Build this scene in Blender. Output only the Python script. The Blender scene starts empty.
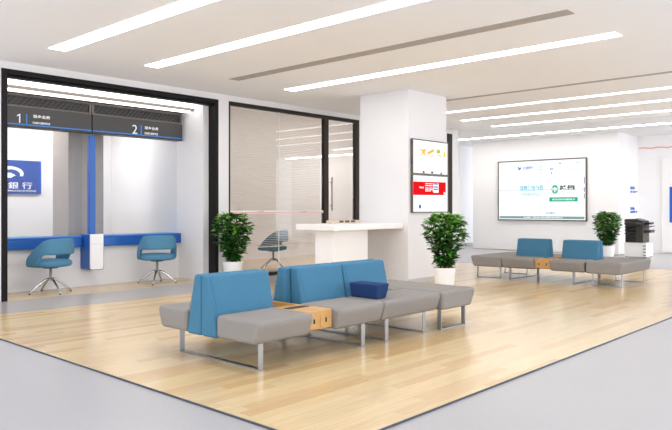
import bpy, bmesh, math, random
from mathutils import Vector, Matrix
random.seed(7)
C = bpy.context.scene.collection
S = 1.15                       # room units -> metres
F, H, HY = 675.0, 1.2, 208.0   # focal length (px), eye height, horizon row
A = math.radians(42.5)
ca, sa = math.cos(A), math.sin(A)
R = math.radians

# ------------------------------------------------------------ survey helpers
def ray(x, y):
    r = (x - 336) / F
    return (ca + r * sa, sa - r * ca, -(y - HY) / F)
def at(x, y, z=0.0):
    d = ray(x, y); t = (z - H) / d[2]
    return (d[0] * t, d[1] * t, z)
def onu(x, y, u):
    d = ray(x, y); t = u / d[0]
    return (u, d[1] * t, H + d[2] * t)
def onv(x, y, v):
    d = ray(x, y); t = v / d[1]
    return (d[0] * t, v, H + d[2] * t)

# ------------------------------------------------------------ materials
def lin(h):
    h = h.lstrip('#'); o = []
    for i in (0, 2, 4):
        c = int(h[i:i + 2], 16) / 255
        o.append(c / 12.92 if c <= .04045 else ((c + .055) / 1.055) ** 2.4)
    return (*o, 1)
MATS = {}
def mat(name, col, rough=.5, metal=0., spec=.5, noise=None, bump=None, emit=None, coat=0.):
    m = bpy.data.materials.new(name); m.use_nodes = True
    n, l = m.node_tree.nodes, m.node_tree.links
    b = n['Principled BSDF']
    c = lin(col)
    b.inputs['Base Color'].default_value = c
    b.inputs['Roughness'].default_value = rough
    b.inputs['Metallic'].default_value = metal
    b.inputs['Specular IOR Level'].default_value = spec
    b.inputs['Coat Weight'].default_value = coat
    if emit:
        b.inputs['Emission Color'].default_value = c
        b.inputs['Emission Strength'].default_value = emit
    if noise or bump:
        tc = n.new('ShaderNodeTexCoord')
    if noise:                                   # (scale, amount, stretch)
        t = n.new('ShaderNodeTexNoise'); t.inputs['Scale'].default_value = noise[0]
        t.inputs['Detail'].default_value = 3
        mp = n.new('ShaderNodeMapping'); mp.inputs['Scale'].default_value = noise[2] if len(noise) > 2 else (1, 1, 1)
        l.new(tc.outputs['Object'], mp.inputs[0]); l.new(mp.outputs[0], t.inputs['Vector'])
        r = n.new('ShaderNodeValToRGB')
        k = noise[1]
        r.color_ramp.elements[0].position = .3; r.color_ramp.elements[1].position = .7
        r.color_ramp.elements[0].color = (c[0] * (1 - k), c[1] * (1 - k), c[2] * (1 - k), 1)
        r.color_ramp.elements[1].color = (min(1, c[0] * (1 + k)), min(1, c[1] * (1 + k)), min(1, c[2] * (1 + k)), 1)
        l.new(t.outputs['Fac'], r.inputs[0]); l.new(r.outputs[0], b.inputs['Base Color'])
    if bump:                                    # (scale, strength)
        t2 = n.new('ShaderNodeTexNoise'); t2.inputs['Scale'].default_value = bump[0]
        l.new(tc.outputs['Object'], t2.inputs['Vector'])
        bp = n.new('ShaderNodeBump'); bp.inputs['Strength'].default_value = bump[1]
        bp.inputs['Distance'].default_value = .004
        l.new(t2.outputs['Fac'], bp.inputs['Height']); l.new(bp.outputs[0], b.inputs['Normal'])
    MATS[name] = m
    return m
def glow(name, col, k):
    m = bpy.data.materials.new(name); m.use_nodes = True
    n, l = m.node_tree.nodes, m.node_tree.links
    n.clear(); o = n.new('ShaderNodeOutputMaterial'); e = n.new('ShaderNodeEmission')
    e.inputs[0].default_value = lin(col); e.inputs[1].default_value = k
    l.new(e.outputs[0], o.inputs[0]); MATS[name] = m
    return m
def glass(name, tint, refl, ior=1.45):
    m = bpy.data.materials.new(name); m.use_nodes = True
    n, l = m.node_tree.nodes, m.node_tree.links
    n.clear(); o = n.new('ShaderNodeOutputMaterial')
    t = n.new('ShaderNodeBsdfTransparent'); t.inputs[0].default_value = lin(tint)
    g = n.new('ShaderNodeBsdfGlossy'); g.inputs['Roughness'].default_value = .02
    fr = n.new('ShaderNodeFresnel'); fr.inputs['IOR'].default_value = ior
    mu = n.new('ShaderNodeMath'); mu.operation = 'MULTIPLY'; mu.inputs[1].default_value = refl
    mx = n.new('ShaderNodeMixShader')
    ge = n.new('ShaderNodeNewGeometry'); iv = n.new('ShaderNodeMath'); iv.operation = 'SUBTRACT'; iv.inputs[0].default_value = 1
    l.new(ge.outputs['Backfacing'], iv.inputs[1])          # only the outer face of the pane mirrors
    m2 = n.new('ShaderNodeMath'); m2.operation = 'MULTIPLY'
    l.new(fr.outputs[0], mu.inputs[0]); l.new(mu.outputs[0], m2.inputs[0]); l.new(iv.outputs[0], m2.inputs[1]); l.new(m2.outputs[0], mx.inputs[0])
    l.new(t.outputs[0], mx.inputs[1]); l.new(g.outputs[0], mx.inputs[2]); l.new(mx.outputs[0], o.inputs[0])
    MATS[name] = m
    return m
def planks(name, cols, width, length, rough):
    m = bpy.data.materials.new(name); m.use_nodes = True
    n, l = m.node_tree.nodes, m.node_tree.links
    b = n['Principled BSDF']
    tc = n.new('ShaderNodeTexCoord'); sp = n.new('ShaderNodeSeparateXYZ')
    l.new(tc.outputs['Object'], sp.inputs[0])
    def mt(op, a, bb=None):
        x = n.new('ShaderNodeMath'); x.operation = op
        for i, q in enumerate((a, bb)):
            if q is None: continue
            if isinstance(q, (int, float)): x.inputs[i].default_value = q
            else: l.new(q, x.inputs[i])
        return x.outputs[0]
    ry = mt('DIVIDE', sp.outputs['Y'], width); row = mt('FLOOR', ry)
    wn = n.new('ShaderNodeTexWhiteNoise'); wn.noise_dimensions = '1D'; l.new(row, wn.inputs['W'])
    xs = mt('ADD', mt('DIVIDE', sp.outputs['X'], length), mt('MULTIPLY', wn.outputs['Value'], 7.3))
    cb = n.new('ShaderNodeCombineXYZ'); l.new(mt('FLOOR', xs), cb.inputs[0]); l.new(row, cb.inputs[1])
    w2 = n.new('ShaderNodeTexWhiteNoise'); w2.noise_dimensions = '2D'; l.new(cb.outputs[0], w2.inputs['Vector'])
    rp = n.new('ShaderNodeValToRGB')
    els = rp.color_ramp.elements
    for i, (p, c) in enumerate(cols):
        e = els[i] if i < 2 else els.new(p)
        e.position = p; e.color = lin(c)
    l.new(w2.outputs['Value'], rp.inputs[0])
    mp = n.new('ShaderNodeMapping'); mp.inputs['Scale'].default_value = (1.6, 26, 1)
    l.new(tc.outputs['Object'], mp.inputs[0])
    ad = n.new('ShaderNodeVectorMath'); ad.operation = 'ADD'
    l.new(mp.outputs[0], ad.inputs[0]); l.new(w2.outputs['Color'], ad.inputs[1])
    ns = n.new('ShaderNodeTexNoise'); ns.inputs['Scale'].default_value = 2.2; ns.inputs['Detail'].default_value = 6
    ns.inputs['Distortion'].default_value = .6
    l.new(ad.outputs[0], ns.inputs['Vector'])
    gr = n.new('ShaderNodeMapRange'); gr.inputs[1].default_value = .3; gr.inputs[2].default_value = .72
    gr.inputs[3].default_value = .90; gr.inputs[4].default_value = 1.05
    l.new(ns.outputs['Fac'], gr.inputs[0])
    # fine joint between boards
    fy = mt('ABSOLUTE', mt('SUBTRACT', mt('FRACT', ry), .5)); fx = mt('ABSOLUTE', mt('SUBTRACT', mt('FRACT', xs), .5))
    jn = mt('MAXIMUM', mt('GREATER_THAN', fy, .5 - .0012 / width), mt('GREATER_THAN', fx, .5 - .0012 / length))
    jm = mt('SUBTRACT', 1.0, mt('MULTIPLY', jn, .28))
    k = mt('MULTIPLY', gr.outputs[0], jm)
    mx = n.new('ShaderNodeVectorMath'); mx.operation = 'SCALE'
    l.new(rp.outputs[0], mx.inputs[0]); l.new(k, mx.inputs['Scale'])
    l.new(mx.outputs[0], b.inputs['Base Color'])
    b.inputs['Roughness'].default_value = rough
    b.inputs['Specular IOR Level'].default_value = .5
    MATS[name] = m
    return m

mat('wall', '#e8e6e6', .55, noise=(1.2, .012))
mat('wall_far', '#f5f3f2', .55, noise=(1.2, .01))  # wall white lightened to make up for weak light at the far end
mat('wall_warm', '#ece7e4', .6, noise=(1.2, .012))
mat('ceiling', '#faf9f9', .8, noise=(.8, .012))
mat('ceiling_white', '#f1efed', .8, noise=(.8, .01))
mat('tile', '#b0aeae', .33, noise=(.9, .015))
mat('tile_grey', '#aba7a3', .25, noise=(.9, .02))
mat('office_floor', '#c9b9a4', .35, noise=(3, .03))
planks('wood_floor', [(0, '#e2c899'), (.3, '#dcc08f'), (.8, '#d5b585'), (.55, '#dfc497'), (1, '#cfac78')], .106, 1.25, .2)
mat('border_metal', '#5c5f66', .3, .6)
mat('black_frame', '#151211', .5, 0, .2, noise=(30, .06))
mat('brown_frame', '#2e2722', .5, 0, .2, noise=(30, .06))
mat('grey_trim', '#6a615b', .4, .3, noise=(20, .05))
mat('sign_board', '#3b3938', .45, noise=(12, .03))
mat('grille_dark', '#221f1e', .5, noise=(40, .1))
mat('grille_bar', '#3a3634', .45, noise=(40, .05))
mat('blue_lacquer', '#1f5fb2', .3, noise=(2, .03))
mat('blue_line', '#2f7ed0', .4, noise=(2, .02))
mat('white_lacquer', '#f3f1ef', .3, noise=(2, .01))
mat('column', '#b5aca4', .5, noise=(3, .03))
mat('blue_fabric', '#4b7d99', .92, 0, .15, noise=(160, .13), bump=(260, .5))
mat('teal_fabric', '#5586a2', .92, 0, .15, noise=(110, .26), bump=(220, .5))
mat('grey_fabric', '#928d88', .92, 0, .15, noise=(160, .1), bump=(260, .5))
mat('navy_fabric', '#233d68', .9, 0, .2, noise=(150, .2), bump=(260, .5))
mat('seam', '#3a6f92', .9, 0, .1, noise=(100, .1))
mat('column_metal', '#cfcac4', .35, .5, noise=(4, .02))
mat('chrome', '#d6d6d8', .16, 1., noise=(4, .02))
mat('steel', '#a2a2a4', .34, 1., noise=(4, .03))
mat('oak', '#c99b5c', .45, noise=(9, .1, (1, .18, 4)))
mat('oak_dark', '#a5733a', .5, noise=(9, .12, (1, .2, 4)))
mat('black_plastic', '#1d1c1c', .4, noise=(20, .05))
mat('slot', '#141313', .6, noise=(20, .05))
mat('printer_dark', '#2f2b28', .4, noise=(10, .05))
mat('printer_black', '#191919', .35, noise=(10, .05))
mat('printer_brown', '#40362f', .4, noise=(10, .05))
mat('pot', '#efeeec', .35, noise=(3, .01))
mat('soil', '#2a2019', .95, noise=(40, .3))
mat('bark', '#5a4530', .85, noise=(30, .2))
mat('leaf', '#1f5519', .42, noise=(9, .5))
mat('leaf_lit', '#69a832', .42, noise=(9, .35))  # lit copy of the leaf green
mat('blind', '#f3efea', .55, noise=(5, .01))
mat('screen_bezel', '#5f574f', .4, .4, noise=(10, .04))
mat('wall_blue', '#1d5cc0', .5, noise=(5, .02))
mat('sign_blue', '#32509c', .35, noise=(3, .03))
mat('sign_white', '#f4f4f6', .5, noise=(3, .01))
mat('red_tape', '#e8887c', .5, noise=(5, .03))
mat('frosted', '#f3f0ec', .6, noise=(5, .01))
mat('vent', '#b3aaa3', .7, noise=(6, .04))
mat('skirting', '#c9c6c4', .4, noise=(4, .02))
mat('tray_beige', '#d8c9b2', .5, noise=(9, .05))
mat('tray_dark', '#584a45', .5, noise=(9, .05))
LAMP = 9.5
glow('lamp', '#fdfdff', LAMP)
glow('fill_room', '#fffdfa', 14)
glow('fill_office', '#fffaf6', 14)
glow('lamp_far', '#fffdfa', 20)
glow('lamp_soft', '#fffcf8', 5)
glow('fill_side', '#fffdfa', 40)  # extra strip out of view that brightens the far end
glow('cove', '#fffdf8', 4.2)
SCR = 1.0
for nm, cc in dict(px_white='#fbfbfc', px_cool='#f3f8f9', px_teal='#7f9698', px_cyan='#57bfd2', px_cyan2='#8ad0de', px_green='#1fa883', px_black='#24282a',
                   px_grey='#b9bcc0', px_lightgrey='#dcdfe2', px_blue='#2f57b8', px_paleblue='#c3d6ea', px_red='#dd1a20', px_yellow='#e9cf52',
                   px_gold='#e2b64e', px_lime='#a8c83a', px_hair='#2b2421', px_skin='#e8b489', px_navy='#26306e', px_bar='#c9e0ea').items():
    glow(nm, cc, SCR)
glass('clear_glass', '#fbfaf8', 2.2)
glass('counter_glass', '#f9fafb', .5)
M = MATS

# ------------------------------------------------------------ mesh builder
BASE = {}
class MB:
    def __init__(s): s.v = []; s.f = []
    def add(s, vs, fs):
        o = len(s.v); s.v += [tuple(p) for p in vs]; s.f += [tuple(i + o for i in f) for f in fs]; return s
    def box(s, a, b):
        x0, y0, z0 = [min(a[i], b[i]) for i in range(3)]; x1, y1, z1 = [max(a[i], b[i]) for i in range(3)]
        return s.add([(x0, y0, z0), (x1, y0, z0), (x1, y1, z0), (x0, y1, z0), (x0, y0, z1), (x1, y0, z1), (x1, y1, z1), (x0, y1, z1)],
                     [(3, 2, 1, 0), (4, 5, 6, 7), (0, 1, 5, 4), (1, 2, 6, 5), (2, 3, 7, 6), (3, 0, 4, 7)])
    def prism(s, poly, a, b, axis='z'):
        """extrude a 2D polygon between a and b along an axis"""
        def P(p, t):
            return {'z': (p[0], p[1], t), 'x': (t, p[0], p[1]), 'y': (p[0], t, p[1])}[axis]
        n = len(poly)
        vs = [P(p, a) for p in poly] + [P(p, b) for p in poly]
        fs = [tuple(range(n))[::-1], tuple(range(n, 2 * n))] + [(i, (i + 1) % n, n + (i + 1) % n, n + i) for i in range(n)]
        return s.add(vs, fs)
    def tube(s, pts, rad, n=10, caps=True):
        pts = [Vector(p) for p in pts]
        rads = rad if isinstance(rad, (list, tuple)) else [rad] * len(pts)
        rings = []
        up = None
        for i, p in enumerate(pts):
            d = (pts[min(i + 1, len(pts) - 1)] - pts[max(i - 1, 0)]).normalized()
            if up is None:
                up = Vector((0, 0, 1)) if abs(d.z) < .9 else Vector((1, 0, 0))
            sx = d.cross(up).normalized(); up = sx.cross(d).normalized()
            rings.append([p + (sx * math.cos(2 * math.pi * k / n) + up * math.sin(2 * math.pi * k / n)) * rads[i] for k in range(n)])
        vs = [q for r in rings for q in r]; fs = []
        for i in range(len(pts) - 1):
            for k in range(n):
                fs.append((i * n + k, i * n + (k + 1) % n, (i + 1) * n + (k + 1) % n, (i + 1) * n + k))
        if caps: fs += [tuple(range(n))[::-1], tuple(range(len(vs) - n, len(vs)))]
        return s.add(vs, fs)
    def lathe(s, prof, c=(0, 0), n=32, close=False):
        vs = []; fs = []
        for r, z in prof:
            for k in range(n):
                t = 2 * math.pi * k / n; vs.append((c[0] + r * math.cos(t), c[1] + r * math.sin(t), z))
        m = len(prof)
        for i in range(m - 1):
            for k in range(n):
                fs.append((i * n + k, i * n + (k + 1) % n, (i + 1) * n + (k + 1) % n, (i + 1) * n + k))
        fs += [tuple(range(n))[::-1], tuple(range((m - 1) * n, m * n))]
        return s.add(vs, fs)
    def build(s, name, m, parent=None, local=False, bevel=0, seg=3, smooth=False, sub=0, **kw):
        me = bpy.data.meshes.new(name)
        if parent is not None:
            off = Vector((0, 0, 0)) if local else BASE[parent.name]
        else:
            xs, ys, zs = zip(*s.v)
            off = Vector(((min(xs) + max(xs)) / 2, (min(ys) + max(ys)) / 2, min(zs)))
        me.from_pydata([(Vector(p) - off) * S for p in s.v], [], s.f)
        bm = bmesh.new(); bm.from_mesh(me); bmesh.ops.recalc_face_normals(bm, faces=bm.faces); bm.to_mesh(me); bm.free()
        o = bpy.data.objects.new(name, me); C.objects.link(o)
        me.materials.append(M[m] if isinstance(m, str) else m)
        if parent is not None: o.parent = parent; BASE[o.name] = off
        else: o.location = off * S; BASE[o.name] = off
        if smooth or bevel:
            for p in me.polygons: p.use_smooth = True
        if bevel:
            b = o.modifiers.new('bevel', 'BEVEL'); b.width = bevel * S; b.segments = seg; b.limit_method = 'ANGLE'; b.angle_limit = R(30)
            w = o.modifiers.new('wn', 'WEIGHTED_NORMAL'); w.keep_sharp = True
        if sub:
            q = o.modifiers.new('sub', 'SUBSURF'); q.levels = sub; q.render_levels = sub
        if kw: tag(o, **kw)
        return o
def tag(o, label=None, cat=None, group=None, kind=None):
    if label: o['label'] = label
    if cat: o['category'] = cat
    if group: o['group'] = group
    if kind: o['kind'] = kind
    return o
def thing(name, label, cat, loc, rz=0, group=None, kind=None):
    o = bpy.data.objects.new(name, None); C.objects.link(o)
    o.empty_display_size = .1
    o.location = Vector(loc) * S; o.rotation_euler = (0, 0, rz)
    BASE[o.name] = Vector(loc)
    return tag(o, label, cat, group, kind)
def copy_tree(o, parent=None):
    c = o.copy(); C.objects.link(c)
    if parent: c.parent = parent
    for ch in list(o.children): copy_tree(ch, c)
    return c
def struct(name, mb, m, parent=None, **k):
    o = mb.build(name, m, parent, **k)
    o['kind'] = 'structure'
    return o
def bx(a, b): return MB().box(a, b)

def lettering(s, frame, p0, p1, name, m, parent, bold=0., depth=.003, natural=False):
    """text fitted into the rectangle p0 (top left) - p1 (bottom right) on a wall; frame = (right, up, out) axes"""
    cu = bpy.data.curves.new(name, 'FONT'); cu.body = s; cu.size = 1; cu.offset = bold; cu.extrude = 0; cu.resolution_u = 3
    t = bpy.data.objects.new(name, cu); C.objects.link(t)
    dg = bpy.context.evaluated_depsgraph_get()
    me = bpy.data.meshes.new_from_object(t.evaluated_get(dg))
    bpy.data.objects.remove(t); bpy.data.curves.remove(cu)
    vs = [v.co.copy() for v in me.vertices]; fs = [tuple(p.vertices) for p in me.polygons]
    bpy.data.meshes.remove(me)
    if not vs: return None
    x0 = min(v.x for v in vs); x1 = max(v.x for v in vs); y0 = min(v.y for v in vs); y1 = max(v.y for v in vs)
    rt, up, out = [Vector(q) for q in frame]
    p0 = Vector(p0); p1 = Vector(p1); d = p1 - p0
    w = d.dot(rt); h = -d.dot(up)
    if natural: w = h * (x1 - x0) / (y1 - y0)
    mb = MB()
    mb.add([p0 + rt * ((v.x - x0) / (x1 - x0) * w) - up * ((y1 - v.y) / (y1 - y0) * h) + out * depth for v in vs], fs)
    return mb.build(name, m, parent)
FU = ((0, -1, 0), (0, 0, 1), (-1, 0, 0))     # a face that looks towards -u
FV = ((1, 0, 0), (0, 0, 1), (0, -1, 0))      # a face that looks towards -v

def arc(cx, cy, r, a0, a1, n=14):
    return [(cx + r * math.cos(R(a0 + (a1 - a0) * i / n)), cy + r * math.sin(R(a0 + (a1 - a0) * i / n))) for i in range(n + 1)]

# ============================================================ SETTING
W = 8.985                                    # plane of the left wall
struct('floor', bx((-3, -3, -.12), (21, 13.2, -.012)), 'tile')
wood = [(14.1, 2.3)] + arc(12.3, 6.13, 1.8, 0, 90) + [(2.5, 7.93)] + arc(2.84, 2.66, .36, 180, 270)
struct('floor', MB().prism(wood, -.012, 0), 'wood_floor')
struct('floor', bx((-3, 7.93, -.012), (12.3, W, -.0)), 'tile_grey')
struct('floor', bx((3.0, W, -.012), (6.82, 9.86, 0)), 'wood_floor')
struct('floor', bx((6.95, W, -.012), (13.9, 12.1, -.001)), 'office_floor')
# thin dark metal strip around the boards
def offset_strip(poly, w):
    n = len(poly); inn = []
    cx = sum(p[0] for p in poly) / n; cy = sum(p[1] for p in poly) / n
    out = []
    for i, p in enumerate(poly):
        a = Vector(poly[i - 1]); b = Vector(poly[(i + 1) % n]); d = (b - a).normalized(); nn = Vector((d.y, -d.x))
        if nn.dot(Vector((p[0] - cx, p[1] - cy))) < 0: nn = -nn
        out.append(Vector(p) + nn * w)
    return out
mb = MB(); o2 = offset_strip(wood, .006); n = len(wood)
for i in range(n):
    j = (i + 1) % n
    mb.add([(*wood[i], -.012), (*wood[j], -.012), (*o2[j], -.012), (*o2[i], -.012), (*wood[i], .001), (*wood[j], .001), (*o2[j], .001), (*o2[i], .001)],
           [(0, 1, 2, 3), (4, 5, 6, 7), (0, 1, 5, 4), (2, 3, 7, 6), (1, 2, 6, 5), (0, 3, 7, 4)])
struct('trim_1', mb, 'border_metal')

# ceilings
mainc = [(-2, -2), (14.75, -2)] + arc(13.35, 7.5, 1.4, 0, 90) + [(12.0, W + .02), (-2, W + .02)]
struct('ceiling', MB().prism(mainc, 3.09, 3.14), 'ceiling')
struct('ceiling', MB().prism([(11, -2), (21, -2), (21, 12.6), (14.02, 12.6), (14.02, W + .03), (11, W + .03)], 3.15, 3.2), 'ceiling_white')
struct('ceiling', bx((2.4, W + .16, 2.96), (6.9, 12.2, 3.02)), 'ceiling_white')
struct('ceiling', bx((6.75, W + .0, 3.6), (14.25, 12.2, 3.66)), 'ceiling_white')

# left wall: stub by the frame, lintel over everything, white pier, end stub
mb = MB()
mb.box((-2, W, 0), (3.47, W + .14, 3.09))
mb.box((3.47, W, 2.995), (13.97, W + .14, 3.09)); mb.box((6.75, W + .03, 3.09), (13.97, W + .14, 3.6))
mb.box((6.92, W, 0), (7.14, W + .14, 2.995))
mb.box((10.50, W, 0), (13.75, W + .14, 2.995))
mb.box((13.97, W, 0), (14.26, W + .14, 3.15))
struct('wall_left', mb, 'wall')
# black portal of the teller bay
mb = MB()
mb.box((3.47, W - .015, 0), (3.545, W + .17, 2.993)); mb.box((6.85, W - .015, 0), (6.918, W + .17, 2.993)); mb.box((3.545, W - .015, 2.925), (6.85, W + .17, 2.993))
mb.box((3.545, W + .05, 2.895), (6.85, W + .17, 2.925))
struct('trim_2', mb, 'black_frame', bevel=.004, seg=1)
# bay side wall, low wall, upper wall, back room
mb = MB(); mb.box((6.74, W + .17, 0), (6.94, 12.1, 3.6)); struct('wall_bay', mb, 'wall')
mb = MB(); mb.box((2.4, W + .14, 0), (2.5, 12.1, 3.0)); struct('wall_bay', mb, 'wall')
struct('wall_counter', bx((2.5, 9.85, 0), (6.74, 9.95, .6)), 'wall')
struct('wall_back', bx((2.4, 12.1, 0), (14.25, 12.2, 3.6)), 'wall')
struct('wall_office', bx((13.90, W + .14, 0), (14.0, 12.1, 3.6)), 'wall_warm')
struct('pillar', bx((8.64, 6.37, 0), (9.73, 7.37, 3.09)), 'wall', bevel=.006, seg=2)
struct('pillar', bx((5.02, 10.35, 0), (5.62, 10.9, 2.88)), 'column', bevel=.005, seg=1)
# far end
mb = MB(); mb.box((17.7, 6.37, 0), (19.15, 10.65, 3.15)); struct('wall_screen', mb, 'wall_far')
struct('wall_far', bx((19.15, -2, 0), (19.3, 10.65, 3.15)), 'wall_far')
struct('wall_corridor', bx((14.26, 11.45, 0), (21, 11.55, 3.15)), 'wall_far')
struct('baseboard_corridor', bx((14.26, 11.43, 0), (21, 11.45, .09)), 'skirting')
struct('baseboard_pillar', bx((8.64, 6.36, 0), (9.73, 6.37, .07)), 'skirting')

# glass partition with black frame
win = thing('window_1', 'black framed full height glass partition in the left wall, blinds behind its wide pane', 'window', (8.8, W, 0), kind='structure')
mb = MB()
mb.box((7.14, W - .012, 2.93), (10.50, W + .07, 2.995)); mb.box((7.14, W - .012, 0), (9.46, W + .07, .055))
mb.box((7.14, W - .012, .055), (7.165, W + .07, 2.93))
mb.box((9.46, W - .012, 0), (9.585, W + .07, 2.93)); mb.box((10.38, W - .012, 0), (10.50, W + .07, 2.93))
mb.build('window_frame', 'brown_frame', win, bevel=.003, seg=1)
bx((7.165, W + .02, .055), (8.298, W + .03, 2.93)).build('pane', 'clear_glass', win)
bx((8.302, W + .02, .055), (9.46, W + .03, 2.93)).build('pane', 'clear_glass', win)
bx((8.296, W + .016, .055), (8.304, W + .034, 2.93)).build('glass_joint', 'frosted', win)
st = bx((7.166, W + .014, 1.105), (9.46, W + .019, 1.155)).build('safety_strip', 'frosted', win, label='thin white safety strip with red line and red characters')
bx((7.166, W + .0125, 1.118), (9.46, W + .0138, 1.128)).build('red_line', 'red_tape', st)
for ux in (7.78, 8.86):
    lettering('小心玻璃', FV, (ux, W + .0125, 1.150), (ux + .14, W + .0125, 1.120), 'lettering', 'red_tape', st, .02, .001)
dr = thing('door_1', 'narrow glass door with a long steel pull at the right of the partition', 'door', (9.98, W, 0), kind='structure')
bx((9.592, W + .02, .02), (10.372, W + .032, 2.92)).build('pane', 'clear_glass', dr)
hd = MB(); hd.tube([(9.66, W - .03, 1.15), (9.66, W - .03, 1.80)], .013, 12)
for z in (1.25, 1.7): hd.tube([(9.66, W - .03, z), (9.66, W + .02, z)], .008, 8)
hd.build('door_handle', 'steel', dr, smooth=True)
# the last dark post of the partition, past the pillar
struct('trim_3', bx((13.751, W - .012, 0), (13.969, W + .08, 2.99)), 'brown_frame', bevel=.004, seg=1)

# venetian blind
bl = thing('venetian_blind', 'white venetian blind with thin open slats behind the wide pane of the glass partition', 'blind', (8.31, W + .1, .5))
mb = MB(); z = 2.90
while z > .52:
    mb.add([(7.2, W + .075, z + .0045), (9.44, W + .075, z + .0045), (9.44, W + .105, z - .0045), (7.2, W + .105, z - .0045),
            (7.2, W + .075, z + .0062), (9.44, W + .075, z + .0062), (9.44, W + .105, z - .0028), (7.2, W + .105, z - .0028)],
           [(3, 2, 1, 0), (4, 5, 6, 7), (0, 1, 5, 4), (1, 2, 6, 5), (2, 3, 7, 6), (3, 0, 4, 7)])
    z -= .0315
mb.build('slats', 'blind', bl)
bx((7.2, W + .072, 2.905), (9.44, W + .11, 2.928)).build('head_rail', 'blind', bl)
bx((7.2, W + .075, .5), (9.44, W + .105, .515)).build('bottom_rail', 'blind', bl)
mb = MB()
for ux in (7.55, 8.31, 9.1): mb.tube([(ux, W + .09, .5), (ux, W + .09, 2.92)], .0015, 5)
mb.build('cords', 'blind', bl)

# ============================================================ TELLER BAY
tc = thing('teller_counter', 'long blue teller counter ledge with a blue and white divider box and tall post', 'counter', (4.6, 9.85, .6))
for a, b in ((2.5, 4.955), (5.205, 6.735)):
    l_ = bx((a, 9.77, .605), (b, 10.25, .755)).build('ledge', 'blue_lacquer', tc, bevel=.008, seg=2)
    bx((a, 9.765, .757), (b, 10.25, .772)).build('worktop', 'blue_line', l_, bevel=.003, seg=1)
dv = tc
mb = MB()
mb.prism([(4.965, .80), (4.965, .30)] + [(4.995 + .03 * math.cos(R(a)), .295 + .03 * math.sin(R(a))) for a in (200, 235, 270)] + [(5.16, .265)] +
         [(5.165 + .03 * math.cos(R(a)), .295 + .03 * math.sin(R(a))) for a in (290, 320, 360)] + [(5.195, .80)], 9.56, 9.847, 'y')
mb.build('divider_box', 'blue_lacquer', dv)
mb = MB()
mb.prism([(4.968, .806), (4.968, .31)] + [(4.998 + .03 * math.cos(R(a)), .305 + .03 * math.sin(R(a))) for a in (200, 235, 270)] + [(5.145, .275)] +
         [(5.15 + .03 * math.cos(R(a)), .305 + .03 * math.sin(R(a))) for a in (290, 320, 360)] + [(5.18, .806)], 9.545, 9.56, 'y')
ff = mb.build('front_panel', 'white_lacquer', dv)
bx((4.985, 9.5435, .655), (5.18, 9.545, .660)).build('panel_joint', 'skirting', ff)
bx((5.02, 9.66, .806), (5.115, 9.74, 2.30)).build('post', 'blue_lacquer', dv, bevel=.004, seg=1)
struct('window_2', bx((2.5, 9.90, .775), (5.02, 9.912, 2.40)), 'counter_glass')
struct('window_3', bx((5.12, 9.90, .775), (6.735, 9.912, 2.40)), 'counter_glass')
# header signs
def teller_sign(u0, u1, lab, num, nb, lb, c0, c1, e0, e1):
    v = 9.62
    t = thing('teller_sign', lab, 'sign', ((u0 + u1) / 2, v + .07, 2.335), group=None)
    bx((u0, v, 2.335), (u1, v + .2, 2.615)).build('sign_board', 'sign_board', t, bevel=.004, seg=1)
    bx((u0, v - .004, 2.362), (u1, v, 2.378)).build('blue_stripe', 'blue_line', t)
    P = lambda q: onv(q[0], q[1], v)
    if num == '1':
        (xa, _, zt), (xb, _, zb) = P(nb[0]), P(nb[1]); k = (xb - xa)
        MB().prism([(xb - .34 * k, zb), (xb, zb), (xb, zt), (xb - .28 * k, zt), (xa, zt - .5 * k), (xa, zt - .85 * k), (xb - .34 * k, zt - .45 * k)], v - .003, v, 'y').build('numeral', 'sign_white', t)
    else: lettering(num, FV, P(nb[0]), P(nb[1]), 'numeral', 'sign_white', t, .0, .003, True)
    a = P(lb[0]); b = P(lb[1]); bx((a[0], v - .003, b[2]), (b[0], v, a[2])).build('divider_bar', 'blue_line', t)
    lettering('现金业务', FV, P(c0), P(c1), 'lettering', 'sign_white', t, .02)
    lettering('CASH SERVICE', FV, P(e0), P(e1), 'lettering', 'sign_white', t, .03)
teller_sign(2.52, 5.03, 'dark grey teller sign marked 1, above the left teller window', '1', ((16.9, 113.6), (20.2, 122.8)), ((26, 114), (27.2, 123.6)), (33, 114.5), (50.2, 119.6), (32.5, 121.6), (50.0, 125.2))
teller_sign(5.045, 6.66, 'dark grey teller sign marked 2, above the right teller window', '2', ((132.2, 124.6), (137.4, 134)), ((140.6, 125.2), (141.8, 134.6)), (144.6, 126.2), (158.4, 130.6), (144.4, 132.0), (157.8, 135.4))
def grille(u0, u1, lab):
    v = 9.64
    t = thing('ventilation_grille', lab, 'grille', ((u0 + u1) / 2, v, 2.618))
    bx((u0, v + .03, 2.620), (u1, v + .2, 2.79)).build('backing', 'grille_dark', t)
    mb = MB(); mb.box((u0, v, 2.620), (u1, v + .03, 2.640)); mb.box((u0, v, 2.768), (u1, v + .03, 2.79)); mb.box((u0, v, 2.640), (u0 + .03, v + .03, 2.768)); mb.box((u1 - .03, v, 2.640), (u1, v + .03, 2.768))
    mb.build('frame', 'grey_trim', t)
    mb = MB(); x = u0 + .03
    while x < u1 - .14:
        mb.add([(x, v + .012, 2.640), (x + .022, v + .012, 2.640), (x + .140, v + .012, 2.768), (x + .118, v + .012, 2.768),
                (x, v + .03, 2.640), (x + .022, v + .03, 2.640), (x + .140, v + .03, 2.768), (x + .118, v + .03, 2.768)],
               [(0, 1, 2, 3), (4, 5, 6, 7), (0, 1, 5, 4), (1, 2, 6, 5), (2, 3, 7, 6), (3, 0, 4, 7)])
        x += .075
    for zz in (2.68, 2.72): mb.box((u0 + .03, v + .02, zz), (u1 - .03, v + .03, zz + .006))
    mb.build('slats', 'grille_bar', t)
grille(2.52, 5.035, 'dark slanted slat grille above the left teller sign')
grille(5.045, 6.66, 'dark slanted slat grille above the right teller sign')
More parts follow.
